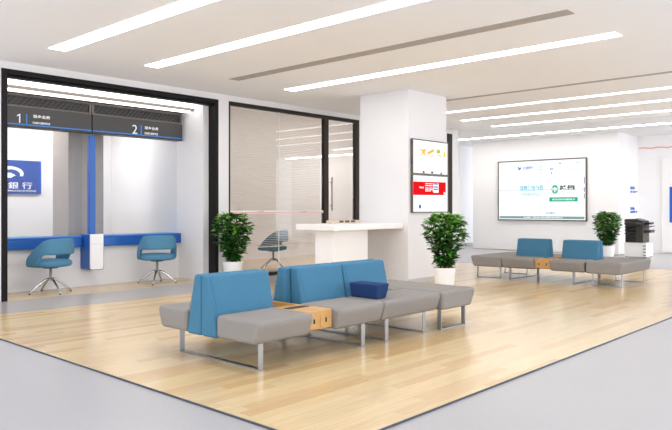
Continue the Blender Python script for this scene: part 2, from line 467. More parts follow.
for v0, v1, z0, z1, lab in ((9.30, 9.38, 2.868, 2.945, 'upper bright white light bar across the teller bay, just under the black portal'),
                            (9.45, 9.52, 2.80, 2.845, 'lower bright white light bar across the teller bay, just above the dark grilles')):
    bx((2.6, v0, z0), (6.70, v1, z1)).build('ceiling_light', 'cove', label=lab, cat='light', group='light bars of the teller bay')
struct('trim_4', bx((2.6, 9.385, 2.825), (6.72, 9.62, 2.96)), 'grey_trim')
struct('trim_5', bx((2.6, 9.53, 2.795), (6.66, 9.66, 2.828)), 'grey_trim')
# blue bank board on the back wall
sg = thing('wall_sign', 'blue board with white crescent emblem and characters behind the left teller window', 'sign', (4.7, 12.09, 1.45))
bx((4.08, 12.06, 1.45), (5.34, 12.098, 2.035)).build('board', 'sign_blue', sg, bevel=.004, seg=1)
bx((5.31, 12.056, 1.45), (5.345, 12.06, 2.035)).build('edge_strip', 'wall_blue', sg)
q = lambda x, y: onv(x, y, 12.058)
mb = MB()
cx, cz = 4.80, 1.80
outer = [(cx + .235 * math.cos(R(a)), cz + .125 * math.sin(R(a))) for a in range(-20, 181, 10)]
inner = [(cx + .02 + .155 * math.cos(R(a)), cz - .015 + .085 * math.sin(R(a))) for a in range(180, -21, -10)]
for i in range(len(outer) - 1):
    mb.add([(outer[i][0], 12.055, outer[i][1]), (outer[i + 1][0], 12.055, outer[i + 1][1]), (inner[-2 - i][0], 12.055, inner[-2 - i][1]), (inner[-1 - i][0], 12.055, inner[-1 - i][1])], [(0, 1, 2, 3)])
mb.prism([(cx - .2, cz - .08), (cx + .02, cz - .075), (cx + .1, cz - .03), (cx + .02, cz + .01), (cx - .1, cz + .015), (cx - .2, cz - .02)], 12.054, 12.058, 'y')
mb.build('emblem', 'sign_white', sg)
lettering('交 通 銀 行', FV, (4.30, 12.058, 1.655), q(32, 189.2), 'lettering', 'sign_white', sg, .01)
lettering('BANK OF', FV, (4.33, 12.058, 1.515), (4.58, 12.058, q(36, 192)[2]), 'lettering', 'sign_white', sg, .015)
lettering('COMMUNICATIONS', FV, (4.64, 12.058, 1.515), q(36, 192), 'lettering', 'sign_white', sg, .015)

# ============================================================ CHAIRS
def smooth01(t): t = max(0, min(1, t)); return t * t * (3 - 2 * t)
def make_chair(loc, rz, legrot, label):
    t = thing('swivel_chair', label, 'chair', loc, rz, 'teal swivel chairs'); up = .013
    # seat cushion: rounded squarish pad
    mb = MB(); N = 40
    prof = [(.0, .36), (.80, .36), (.95, .37), (1.0, .395), (.985, .43), (.92, .45), (.6, .463), (0, .465)]
    vs = []; fs = []
    for k, z in prof:
        for i in range(N):
            a = 2 * math.pi * i / N
            e = 1 / ((abs(math.cos(a)) ** 3 + abs(math.sin(a)) ** 3) ** (1 / 3))
            vs.append((.265 * e * k * math.cos(a) + .02, .275 * e * k * math.sin(a), z))
    for j in range(len(prof) - 1):
        for i in range(N): fs.append((j * N + i, j * N + (i + 1) % N, (j + 1) * N + (i + 1) % N, (j + 1) * N + i))
    mb.add([(x, y, z + up) for x, y, z in vs], fs); mb.build('seat', 'teal_fabric', t, local=True, smooth=True)
    # wrap-around back: a padded band open at the front, open slot above the seat at the rear
    mb = MB(); K = 64; vs = []; fs = []; sec = 14
    for i in range(K + 1):
        th = -118 + 236 * i / K
        a = abs(th)
        zb = .535 - .165 * smooth01((a - 62) / 26)
        zt = .765 - .01 * (min(a, 60) / 60) ** 2 - .25 * (max(0, a - 42) / 76) ** 1.8
        if zt - zb < .115: zt = zb + .115
        ang = R(180 + th)
        e = 1 / ((abs(math.cos(ang)) ** 2.8 + abs(math.sin(ang)) ** 2.8) ** (1 / 2.8))
        for j in range(sec):
            w = 2 * math.pi * j / sec
            cz = (zb + zt) / 2 + (zt - zb) / 2 * (abs(math.sin(w)) ** .75) * (1 if math.sin(w) > 0 else -1)
            tk = .026 * (abs(math.cos(w)) ** .6) * (1 if math.cos(w) > 0 else -1)
            lean = (cz - .35) * (.06 if a < 90 else .0)
            tap = 1 - .10 * max(0, (cz - .42)) / .3
            r = (.272 * tap + tk) * e
            vs.append((r * math.cos(ang) - lean * .5 + .01, r * 1.03 * math.sin(ang), cz))
    for i in range(K):
        for j in range(sec): fs.append((i * sec + j, i * sec + (j + 1) % sec, (i + 1) * sec + (j + 1) % sec, (i + 1) * sec + j))
    fs += [tuple(range(sec)), tuple(range(K * sec, (K + 1) * sec))[::-1]]
    mb.add([(x, y, z + up) for x, y, z in vs], fs); mb.build('backrest', 'teal_fabric', t, local=True, smooth=True)
    mb = MB(); mb.lathe([(.10, .352), (.105, .356), (.105, .371), (.03, .373)], n=24); mb.build('seat_plate', 'black_plastic', t, local=True)
    mb = MB(); mb.lathe([(.026, .17), (.03, .175), (.03, .215), (.019, .225), (.019, .356)], n=20); mb.build('column', 'column_metal', t, local=True, smooth=True)
    for k in range(4):
        a = R(legrot + 90 * k) - rz; c, s_ = math.cos(a), math.sin(a)
        pts = [(c * r, s_ * r, z) for r, z in ((.012, .205), (.08, .185), (.17, .125), (.25, .06), (.285, .03), (.295, .012))]
        mb = MB(); mb.tube(pts, [.019, .018, .0155, .0135, .012, .0115], 12); lg = mb.build('leg', 'chrome', t, local=True, smooth=True)
        mb = MB(); mb.lathe([(.014, 0), (.014, .012)], (c * .295, s_ * .295), 12); mb.build('glide', 'black_plastic', lg, local=True)
    return t
make_chair((4.31, 9.42, 0), R(112), 0, 'teal fabric swivel chair in front of the teller window under the sign marked 1')
make_chair((6.02, 9.39, 0), R(68), 45, 'teal fabric swivel chair in front of the teller window under the sign marked 2')
make_chair((8.93, 9.85, -.001), R(118), 10, 'teal fabric swivel chair in the office behind the blinds')

# ============================================================ BENCHES
def sled(p, q, w, t, z1=.205):
    """flat bar bent to a U: p, q = floor ends (x, y), bar width across its own plane"""
    p, q = Vector(p), Vector(q); d = (q - p).normalized(); nn = Vector((-d.y, d.x)) * (w / 2)
    th = .010
    mb = MB()
    def slab(a, b, z0, zz):
        vs = [(*(a - nn), z0), (*(b - nn), z0), (*(b + nn), z0), (*(a + nn), z0), (*(a - nn), zz), (*(b - nn), zz), (*(b + nn), zz), (*(a + nn), zz)]
        mb.add(vs, [(3, 2, 1, 0), (4, 5, 6, 7), (0, 1, 5, 4), (1, 2, 6, 5), (2, 3, 7, 6), (3, 0, 4, 7)])
    slab(p, q, 0, th); slab(p, p + d * th, th, z1); slab(q - d * th, q, th, z1); slab(p + d * th, q - d * th, z1 - th, z1)
    return mb.build('sled_leg', 'steel', t, local=True, bevel=.0015, seg=1)
ZB, ZT = .198, .378
def seat_pad(t, x0, x1, sgn, d, name='seat'):
    P = [(-d, ZT), (-d + .004, ZT - .06), (-d + .05, ZB), (-.197, ZB), (-.197, ZT)]
    P = [(y * sgn, z) for y, z in P]
    return MB().prism(P, x0, x1, 'x').build(name, 'grey_fabric', t, local=True, bevel=.034, seg=4)
def back_pad(t, x0, x1, sgn):
    P = [(-.196, ZB - .008), (-.002, ZB - .008), (-.002, .672), (-.090, .672)]
    P = [(y * sgn, z) for y, z in P]
    o = MB().prism(P, x0, x1, 'x').build('backrest', 'blue_fabric', t, local=True, bevel=.022, seg=4)
    # stitched seam line a little inside the sloping face
    mb = MB()
    mb.tube([(x0 + .024, -sgn * .1815, ZT + .012), (x0 + .024, -sgn * .0985, .650)], .0016, 6)
    mb.build('seam', 'seam', o, local=True)
    return o
def bench_unit(loc, rz, label, dims, df, db, legs):
    """two padded double sided seats joined by an oak box; local x starts at the first seat"""
    t = thing('double_bench', label, 'bench', loc, rz)
    a1, b0, b1, w0, w1, w2, w3 = dims
    for s in (1, -1):
        d = df if s == 1 else db
        seat_pad(t, 0, a1, s, d); seat_pad(t, b0, b1, s, d)
        back_pad(t, w0, w1, s); back_pad(t, w2 + ((.025 if s == 1 else -.045) if w2 > .9 else 0), w3, s)
    for x in legs: sled((x, legs_y[0]), (x, legs_y[1]), .046, t)
    x0, x1 = a1 + .004, b0 - .004
    mb = MB()
    for s in (1, -1):
        mb.box((x0, s * .60, .222), (x1, s * .205, .37))
    mb.box((x0, -.205, .222), (x1, .205, .29)); mb.box((x0, -.205, .29), (x0 + .016, .205, .37)); mb.box((x1 - .016, -.205, .29), (x1, .205, .37))
    bxo = mb.build('oak_box', 'oak', t, local=True, bevel=.003, seg=1, )
    xm = (x0 + x1) / 2
    for s in (1, -1):
        for k, (d0, d1) in enumerate(((x0 + .012, xm - .003), (xm + .003, x1 - .012))):
            d = bx((d0, -s * .600, .236), (d1, -s * .606, .334)).build('drawer', 'oak', bxo, local=True, bevel=.002, seg=1)
    for s in (1, -1):
        for k, (d0, d1) in enumerate(((x0 + .012, xm - .003), (xm + .003, x1 - .012))):
            m_ = (d0 + d1) / 2
            bx((m_ - .009, -s * .606, .272), (m_ + .009, -s * .6075, .308)).build('drawer_slot', 'slot', bxo, local=True)
    for s in (1, -1):
        bx((x0 + .03, -s * .30, .3705), (x1 - .03, -s * .37, .3735)).build('socket_strip', 'printer_dark', bxo, local=True)
    bx((x0 + .02, -.545, .214), (x1 - .02, .545, .2215)).build('box_rail', 'black_plastic', t, local=True)
    return t
CY = 4.385
legs_y = (-.605, .40)
u1 = bench_unit((3.20, CY, 0), 0, 'front row grey and blue double sided bench unit with an oak drawer box', (.585, .885, 1.475, .005, .645, .95, 1.565), .69, .605, (.105, 1.275))
# middle seat of the front row, blue back on part of its length
m = thing('double_bench', 'grey and blue double sided seat beside the navy cushion, middle of the front row', 'bench', (4.68, CY, 0))
for s in (1, -1):
    seat_pad(m, .0, .88, s, .69 if s == 1 else .605); back_pad(m, .095, .735, s)
bx((.74, -.194, ZB), (.88, .194, ZT)).build('seat', 'grey_fabric', m, local=True, bevel=.012, seg=3)
sled((.125, -.605), (.125, .40), .046, m); sled((.71, -.605), (.71, .40), .046, m)
# backless modules
def pouf(loc, rz, w, label):
    t = thing('backless_bench', label, 'bench', loc, rz)
    D = .63
    P = [(-D, ZT), (-D, ZB), (D - .09, ZB), (D, ZT)]
    # long pad, its outer end (local +x) slanting in towards the bottom like a seat front
    mb = MB().prism([(0, ZT), (0, ZB), (w - .075, ZB), (w - .005, ZT - .05), (w, ZT)], -.665, .665, 'y')
    mb.build('seat', 'grey_fabric', t, local=True, bevel=.028, seg=4)
    sled((-.02 + .045, -.60), (w - .13, -.60), .046, t); sled((.025, .44), (w - .13, .44), .046, t)
    return t
pouf((5.568, CY - .04, 0), 0, .60, 'backless grey seat block at the right end of the front bench row')
# navy bolster standing on the seam of two seats
bo = thing('bolster_cushion', 'navy blue block cushion standing on the grey seat against the blue backrest', 'cushion', (4.785, 3.98, ZT))
vs = []
for z, k in ((ZT + .001, 0), (ZT + .135, .022)):
    vs += [(4.715 - k, 3.825 - k, z), (4.855 + k, 3.825 - k, z), (4.855 + k, 4.135 + k * .2, z), (4.715 - k, 4.135 + k * .2, z)]
MB().add(vs, [(3, 2, 1, 0), (4, 5, 6, 7), (0, 1, 5, 4), (1, 2, 6, 5), (2, 3, 7, 6), (3, 0, 4, 7)]).build('cushion_body', 'navy_fabric', bo, bevel=.014, seg=3)
mb = MB()
mb.tube([(4.700, 3.812, ZT + .118), (4.868, 3.812, ZT + .118)], .002, 6); mb.tube([(4.6995, 3.812, ZT + .118), (4.6995, 4.12, ZT + .118)], .002, 6)
mb.build('piping', 'navy_fabric', bo)

# far row, runs along the screen wall
CX = 10.90
legs_y = (-.52, .52)
bench_unit((CX, 5.615, 0), R(-90), 'far row grey and blue bench unit with an oak box, below the video wall', (.57, .85, 1.41, 0, .555, .82, 1.41), .69, .67, (.09, 1.19))
def far_pouf(v0, w, label, flip):
    t = thing('backless_bench', label, 'bench', (CX, v0, 0), R(-90))
    if flip:
        P = [(0, ZT), (.005, ZT - .05), (.05, ZB), (w, ZB), (w, ZT)]
    else:
        P = [(0, ZT), (0, ZB), (w - .03, ZB), (w - .005, ZT - .05), (w, ZT)]
    MB().prism(P, -.67, .67, 'y').build('seat', 'grey_fabric', t, local=True, bevel=.028, seg=4)
    k = .0 if flip else .04
    sled((.045, -.50), (w - .09 + k, -.50), .046, t); sled((.045, .47), (w - .09 + k, .47), .046, t)
far_pouf(6.205, .585, 'backless grey seat block at the left end of the far bench row', True)
far_pouf(4.18, .545, 'backless grey seat block at the right end of the far bench row, near the copier', False)

# ============================================================ RECEPTION COUNTER
rc = thing('reception_counter', 'white high reception counter with an overhanging top, built against the pillar', 'counter', (7.8, 6.9, 0))
top = [(7.06, 7.29)] + [(7.06, 6.50)] + [(7.10 , 6.46)] + [(8.635, 6.46), (8.635, 7.29)]
MB().prism(top, .875, .96).build('countertop', 'white_lacquer', rc, bevel=.006, seg=2)
bx((7.20, 6.64, 0), (7.97, 7.02, .873)).build('body', 'white_lacquer', rc, bevel=.006, seg=2)
tr = thing('card_holder', 'beige tray with three dark card slots on the reception counter', 'tray', (7.9, 7.2, .961))
a = onv(329, 222.8, 7.2)[0]; b = onv(358, 222.8, 7.2)[0]
bx((a, 7.14, .961), (b, 7.26, 1.005)).build('tray_body', 'tray_beige', tr, bevel=.003, seg=1)
for xa, xb in ((339.5, 343.3), (345.2, 349.2), (351, 355)):
    bx((onv(xa, 221, 7.14)[0], 7.1365, .971), (onv(xb, 221, 7.14)[0], 7.14, 1.002)).build('card_slot', 'tray_dark', tr)

# ============================================================ SCREENS
def quad_on(plane, k, x0, y0, x1, y1, d=0.):
    f = onv if plane == 'v' else onu
    a = f(x0, y0, k - d); b = f(x1, y1, k - d)
    return a, b
def patch(plane, k, x0, y0, x1, y1, name, m, parent, d=.004, th=.0015):
    """thin coloured area printed / shown on a screen face"""
    a, b = quad_on(plane, k, x0, y0, x1, y1)
    if plane == 'v': mb = bx((a[0], k - d, b[2]), (b[0], k - d + th, a[2]))
    else: mb = bx((k - d, b[1], b[2]), (k - d + th, a[1], a[2]))
    return mb.build(name, m, parent)
def txt(plane, k, s, x0, y0, x1, y1, m, parent, bold=0., d=.006, name='lettering'):
    f = onv if plane == 'v' else onu
    return lettering(s, FV if plane == 'v' else FU, f(x0, y0, k), f(x1, y1, k), name, m, parent, bold, d)

PV = 6.37 - .045          # front face of the displays on the pillar
ua, ub = 8.70, 9.722
def display(z0, z1, label):
    t = thing('display_screen', label, 'screen', ((ua + ub) / 2, 6.35, z0))
    mb = MB(); e = .018
    mb.box((ua, PV, z0), (ub, 6.368, z0 + e)); mb.box((ua, PV, z1 - e), (ub, 6.368, z1)); mb.box((ua, PV, z0 + e), (ua + e, 6.368, z1 - e)); mb.box((ub - e, PV, z0 + e), (ub, 6.368, z1 - e))
    mb.build('bezel', 'screen_bezel', t)
    bx((ua + e, PV + .008, z0 + e), (ub - e, 6.368, z1 - e)).build('screen', 'px_white', t)
    return t
K = PV + .008
d1 = display(1.744, 2.305, 'upper white display screen on the pillar, showing yellow product pictures')
d2 = display(1.124, 1.740, 'lower white display screen on the pillar, showing a wide red banner')
patch('v', K, 411.6, 140, 412.4, 143.6, 'picture', 'px_navy', d1); patch('v', K, 411.6, 159, 412.4, 164.4, 'picture', 'px_navy', d1)
for x, y in ((419.5, 141.2), (428.5, 142.0), (439, 143.2)): patch('v', K, x, y, x + 3.6, y + .6, 'caption', 'px_paleblue', d1)
for x, y in ((419.3, 164.6), (428.5, 165.4), (436.5, 166.2)): patch('v', K, x, y, x + 4, y + .7, 'caption', 'px_paleblue', d1)
def shape(pts, name, m, parent, k=K, d=.004):
    P = [onv(x, y, k) for x, y in pts]
    MB().prism([(p[0], p[2]) for p in P], k - d, k - d + .0015, 'y').build(name, m, parent)
shape([(419, 148.2), (422, 149.6), (425.6, 149), (425.9, 150), (424.6, 152), (424.9, 156), (424.2, 156), (423.4, 153), (422.2, 155.8), (421.6, 155.6), (422.4, 151.4), (421.2, 150.4), (418.8, 149)], 'picture', 'px_gold', d1)
shape([(427, 152.4), (433.4, 149), (434.2, 151.2), (428, 154.8)], 'picture', 'px_gold', d1)
shape([(429.6, 156.6), (433.6, 154.2), (434, 154.8), (430.2, 157.4)], 'picture', 'px_yellow', d1)
shape([(436.3, 151.4), (437.2, 149.8), (438.2, 149.2), (439.3, 150), (440.2, 151.6), (439.8, 153.4), (438, 153.8), (436.5, 153)], 'picture', 'px_lime', d1)
shape([(436.5, 154.4), (441.5, 156.4), (441.3, 157.2), (436.8, 155.4)], 'picture', 'px_skin', d1)
shape([(444.4, 151.4), (445.2, 151), (445.4, 157.2), (443.2, 157), (443.6, 153.4)], 'picture', 'px_yellow', d1)
for x, y, mm in ((423.4, 171.2, 'px_gold'), (431.9, 171.6, 'px_yellow'), (441, 173.4, 'px_teal')):
    yb = {423.4: 173.1, 431.9: 173.8, 441: 174.9}[x]; yt = y + 1.6 if x < 440 else y - 1.0
    shape([(x - .9, yb), (x - .7, yt), (x + .8, yt), (x + 1.2, yb)], 'picture', mm, d1)
    if mm != 'px_teal':
        shape([(x - 1.4, y + .8), (x - .6, y - .1), (x + .6, y), (x + 1.1, y + 1), (x + .7, y + 1.9), (x - .4, y + 1.5)], 'picture', 'px_hair', d1, d=.006)
# red banner
shape([(411.8, 181.4), (445.6, 182.4), (445.6, 195.2), (411.8, 195.0)], 'banner', 'px_red', d2)
txt('v', K, '惠农贷', 419.0, 186.4, 423.6, 188.6, 'px_white', d2, .03)
for (x0, y0, x1, y1) in ((425, 183.2, 432.2, 184.2), (425, 185.0, 432.2, 186.2)): patch('v', K, x0, y0, x1, y1, 'banner_line', 'px_white', d2, .007)
txt('v', K, '日记', 425.2, 187.2, 432.6, 192.2, 'px_white', d2, .04)
patch('v', K, 433.0, 183.2, 438.2, 192.8, 'card', 'px_white', d2, .007)
for y in (183.4, 186.4, 188.6): patch('v', K, 433.4, y, 437.4, y + 1.3, 'card_line', 'px_blue', d2, .009)
patch('v', K, 443.4, 192.2, 445.2, 196.6, 'picture', 'px_lightgrey', d2, .007)
patch('v', K, 418.8, 204.8, 420.8, 208.4, 'picture', 'px_blue', d2); patch('v', K, 444, 198.2, 445.2, 199, 'picture', 'px_blue', d2)
for x, y in ((419, 199.4), (427, 200.4), (434, 199.8), (437.6, 199.8), (424, 208), (428, 208), (434, 207.4), (440, 208)): patch('v', K, x, y, x + 1.8, y + .6, 'caption', 'px_lightgrey', d2)

# video wall of four panels
VK = 17.7 - .05
vw = thing('video_wall', 'large video wall of four joined panels showing a bank web page on the far white wall', 'screen', (17.67, 8.5, .875))
v0, v1, z0, z1 = 9.755, 7.205, .878, 2.512
mb = MB(); e = .03
mb.box((VK - .01, v1 - e, z0 - e), (17.698, v0 + e, z0)); mb.box((VK - .01, v1 - e, z1), (17.698, v0 + e, z1 + e)); mb.box((VK - .01, v0, z0), (17.698, v0 + e, z1)); mb.box((VK - .01, v1 - e, z0), (17.698, v1, z1))
mb.build('frame', 'screen_bezel', vw)
vm, zm = onu(540.6, 190, VK)[1], onu(540, 189.8, VK)[2]
g = .007
for (a0, a1) in ((v0, vm + g), (vm - g, v1)):
    for (b0, b1) in ((z0, zm - g), (zm + g, z1)):
        bx((VK, a1, b0), (17.698, a0, b1)).build('screen_panel', 'px_cool', vw)
bx((VK + .006, v1, z0), (17.697, v0, z1)).build('panel_joint', 'px_grey', vw)
k = VK
patch('u', k, 499.6, 215.9, 584.6, 219.3, 'footer_bar', 'px_teal', vw)
txt('u', k, '◀ 全国统一客服热线 中国 交通银行股份有限公司', 523.5, 216.6, 562.5, 218.4, 'px_white', vw, .02)
shape_u = lambda pts, m, d=.004: MB().prism([(onu(x, y, k)[1], onu(x, y, k)[2]) for x, y in pts], k - d, k - d + .0015, 'x').build('logo', m, vw)
shape_u([(518.0, 167.2), (519.0, 166.8), (519.1, 168.4), (520.0, 168.0), (520.9, 167.2), (521.0, 168.8), (519.7, 170.2), (518.4, 169.4)], 'px_blue')
txt('u', k, '交通银行', 522.6, 166.6, 533.6, 169.2, 'px_blue', vw, .01)
txt('u', k, 'BANK OF COMMUNICATIONS', 522.6, 169.8, 533.6, 170.4, 'px_paleblue', vw)
txt('u', k, '手机银行', 536, 165.9, 545.4, 167.2, 'px_paleblue', vw); txt('u', k, '金融服务', 536.4, 168.8, 545.6, 169.9, 'px_grey', vw)
txt('u', k, '首页', 550.2, 168.0, 553.2, 170.4, 'px_blue', vw, .02); patch('u', k, 551.2, 172.2, 552, 174, 'marker', 'px_blue', vw)
for x, s in ((556.6, '个人金融'), (564.6, '公司金融'), (573.4, '投资理财'), (581.4, '更多')):
    txt('u', k, s, x, 168.4 - (x - 556) * .025, min(x + 5.6, 584.4), 170.0 - (x - 556) * .025, 'px_grey', vw)
patch('u', k, 551, 163.2, 557.6, 163.7, 'caption', 'px_lightgrey', vw); patch('u', k, 559.2, 162.8, 560.8, 163.8, 'marker', 'px_blue', vw); patch('u', k, 567, 162.6, 573.6, 163.2, 'caption', 'px_lightgrey', vw); patch('u', k, 576, 162.1, 580, 162.9, 'caption', 'px_paleblue', vw)
txt('u', k, '存款保险介绍', 520.0, 185.6, 543.0, 190.8, 'px_cyan', vw, .025)
txt('u', k, '1分钟看懂存款保险', 520.0, 192.8, 539.6, 196.0, 'px_cyan2', vw, .01)
cxy = (555.0, 189.4)
circ = [(cxy[0] + 3.4 * math.cos(R(a)), cxy[1] + 4.4 * math.sin(R(a))) for a in range(0, 360, 20)]
shape_u(circ, 'px_green')
shape_u([(555, 186.6), (557.0, 189.2), (556.2, 189.8), (555.5, 189), (555.5, 192.4), (554.5, 192.4), (554.5, 189), (553.8, 189.8), (553, 189.2)], 'px_white', .007)
for dx in (-2.1, 2.1):
    shape_u([(555 + dx - .3, 187.4), (555 + dx + .3, 187.4), (555 + dx + .3, 191.2), (555 + dx - .3, 191.2)], 'px_white', .007)
txt('u', k, '存款保险', 559.6, 185.2, 575.2, 190.0, 'px_black', vw, .04)
txt('u', k, 'DEPOSIT INSURANCE', 559.6, 191.4, 575.2, 192.8, 'px_grey', vw, .01)
patch('u', k, 549.4, 197.4, 577.8, 201.4, 'button', 'px_green', vw)
txt('u', k, '本机构吸收的本外币存款受到保护', 552.2, 198.6, 575.0, 200.2, 'px_white', vw, .03, .008)
patch('u', k, 566.6, 202.8, 575, 203.6, 'caption', 'px_lightgrey', vw)
patch('u', k, 545.8, 211.8, 555.0, 214.2, 'button', 'px_grey', vw); patch('u', k, 546.3, 212.2, 554.5, 213.8, 'button', 'px_bar', vw, .006); patch('u', k, 550.6, 212.4, 552.2, 213.6, 'marker', 'px_cyan', vw, .008)
for ya, yb in ((177, 183.6), (187.2, 192.2), (193.4, 198.4)): patch('u', k, 584.0, ya, 584.7, yb, 'side_tab', 'px_navy', vw)

# blue lettering on the end wall beside the copier
for ya, yb, yc, yd, s1, s2, lab in ((186.2, 189.8, 190.6, 193.4, '自助', '服务区', 'upper small blue lettering on the white wall above the copier'),
                           (206.8, 209.8, 210.8, 213.2, '24h', '自助服务', 'lower small blue lettering on the white wall, just above the copier')):
    P = onv(634, yd, 6.37)
    t = thing('wall_lettering', lab, 'lettering', P)
    txt('v', 6.37, s1, 630.1, ya, 634.6, yb, 'wall_blue', t, .09, .004); txt('v', 6.37, s2, 630.1, yc, 637.6, yd, 'wall_blue', t, .09, .004)
# red line on the far wall
mb = MB(); pts = []
for i in range(40):
    v = 6.34 - i * .06; pts.append((19.143, v, 2.82 + .012 * math.sin(i * .9)))
mb.tube(pts, .012, 6); mb.build('wall_line', 'red_tape', label='thin wavy red line high on the far white wall', cat='wall line')
# white board put in for a brightly lit niche, with a blue panel
t = thing('niche_board', 'white board standing in for a lit niche with a blue panel, beyond the copier', 'board', (19.1, 5.2, .4))
bx((19.06, 3.0, 0.02), (19.148, 5.73, 2.53)).build('backboard', 'white_lacquer', t, bevel=.01, seg=2)
bx((19.04, 3.4, .82), (19.06, 5.535, 1.76)).build('blue_panel', 'wall_blue', t, bevel=.004, seg=1)

# ============================================================ COPIER
cp = thing('photocopier', 'dark floor standing photocopier with output trays on a white cabinet near the far wall', 'photocopier', (17.2, 5.665, 0), R(-90))
# local x runs to the right seen from the front, local -y is the front
def c_(x0, x1, y0, y1, z0, z1): return bx((x0, y0, z0), (x1, y1, z1))
cab = c_(-.30, .30, -.24, .26, .02, .34).build('cabinet', 'white_lacquer', cp, local=True, bevel=.006, seg=2)
c_(.185, .19, -.245, -.24, .03, .33).build('cabinet_joint', 'skirting', cab, local=True)
for i in range(4): c_(.215, .285, -.246, -.24, .05 + i * .075, .072 + i * .075).build('drawer_grip', 'slot', cab, local=True, bevel=.002, seg=1)
c_(-.31, .31, -.25, .27, .34, .358).build('cabinet_top', 'white_lacquer', cp, local=True, bevel=.004, seg=1)
for x in (-.26, .26):
    mb = MB(); mb.lathe([(.02, 0), (.022, .01), (.018, .02)], (x, -.18), 12); mb.lathe([(.02, 0), (.022, .01), (.018, .02)], (x, .2), 12); mb.build('foot', 'black_plastic', cp, local=True)
body = c_(-.28, .20, -.22, .25, .358, .90).build('body', 'printer_brown', cp, local=True, bevel=.012, seg=2)
c_(-.275, .04, -.235, -.22, .37, .90).build('front_cover', 'printer_dark', body, local=True, bevel=.006, seg=2)
for i, z in enumerate((.60, .70, .80)):
    mb = MB().prism([(-.235, z), (-.32, z + .03), (-.32, z + .055), (-.235, z + .045)], -.265, .03, 'x')
    mb.build('output_tray', 'printer_black', cp, local=True, bevel=.004, seg=1)
c_(-.27, .02, -.242, -.235, .40, .565).build('paper_drawer', 'printer_black', body, local=True, bevel=.006, seg=2)
c_(-.30, .21, -.25, .25, .90, .985).build('scanner_bed', 'printer_dark', cp, local=True, bevel=.014, seg=2)
adf = MB().prism([(-.31, .987), (-.31, 1.07), (-.27, 1.085), (.05, 1.085), (.11, 1.05), (.20, 1.03), (.20, .987)], -.22, .24, 'y').build('document_feeder', 'printer_dark', cp, local=True, bevel=.012, seg=2)
c_(-.05, .02, -.1, .12, 1.086, 1.10).build('feeder_knob', 'printer_black', adf, local=True, bevel=.004, seg=1)
MB().prism([(-.25, .93), (-.36, .90), (-.36, .925), (-.25, .965)], .02, .20, 'x').build('control_panel', 'printer_black', cp, local=True, bevel=.004, seg=1)
MB().prism([(.205, .90), (.36, .925), (.36, .985), (.205, .96)], -.15, .15, 'y').build('side_tray', 'printer_black', cp, local=True, bevel=.004, seg=1)
MB().prism([(.202, .66), (.38, .67), (.38, .76), (.202, .74)], -.15, .15, 'y').build('side_tray', 'printer_dark', cp, local=True, bevel=.004, seg=1)
MB().prism([(.202, .80), (.40, .86), (.42, .87), (.42, .88), (.39, .885), (.202, .83)], -.12, .1, 'y').build('paper_guide', 'grey_trim', cp, local=True, bevel=.003, seg=1)
for o in cp.children_recursive:
    for v in o.data.vertices:                       # final proportions of the machine
        if v.co.z > .358 * S: v.co.z = .358 * S + (v.co.z - .358 * S) * .79
        v.co.x = -.30 * S + (v.co.x + .30 * S) * .86

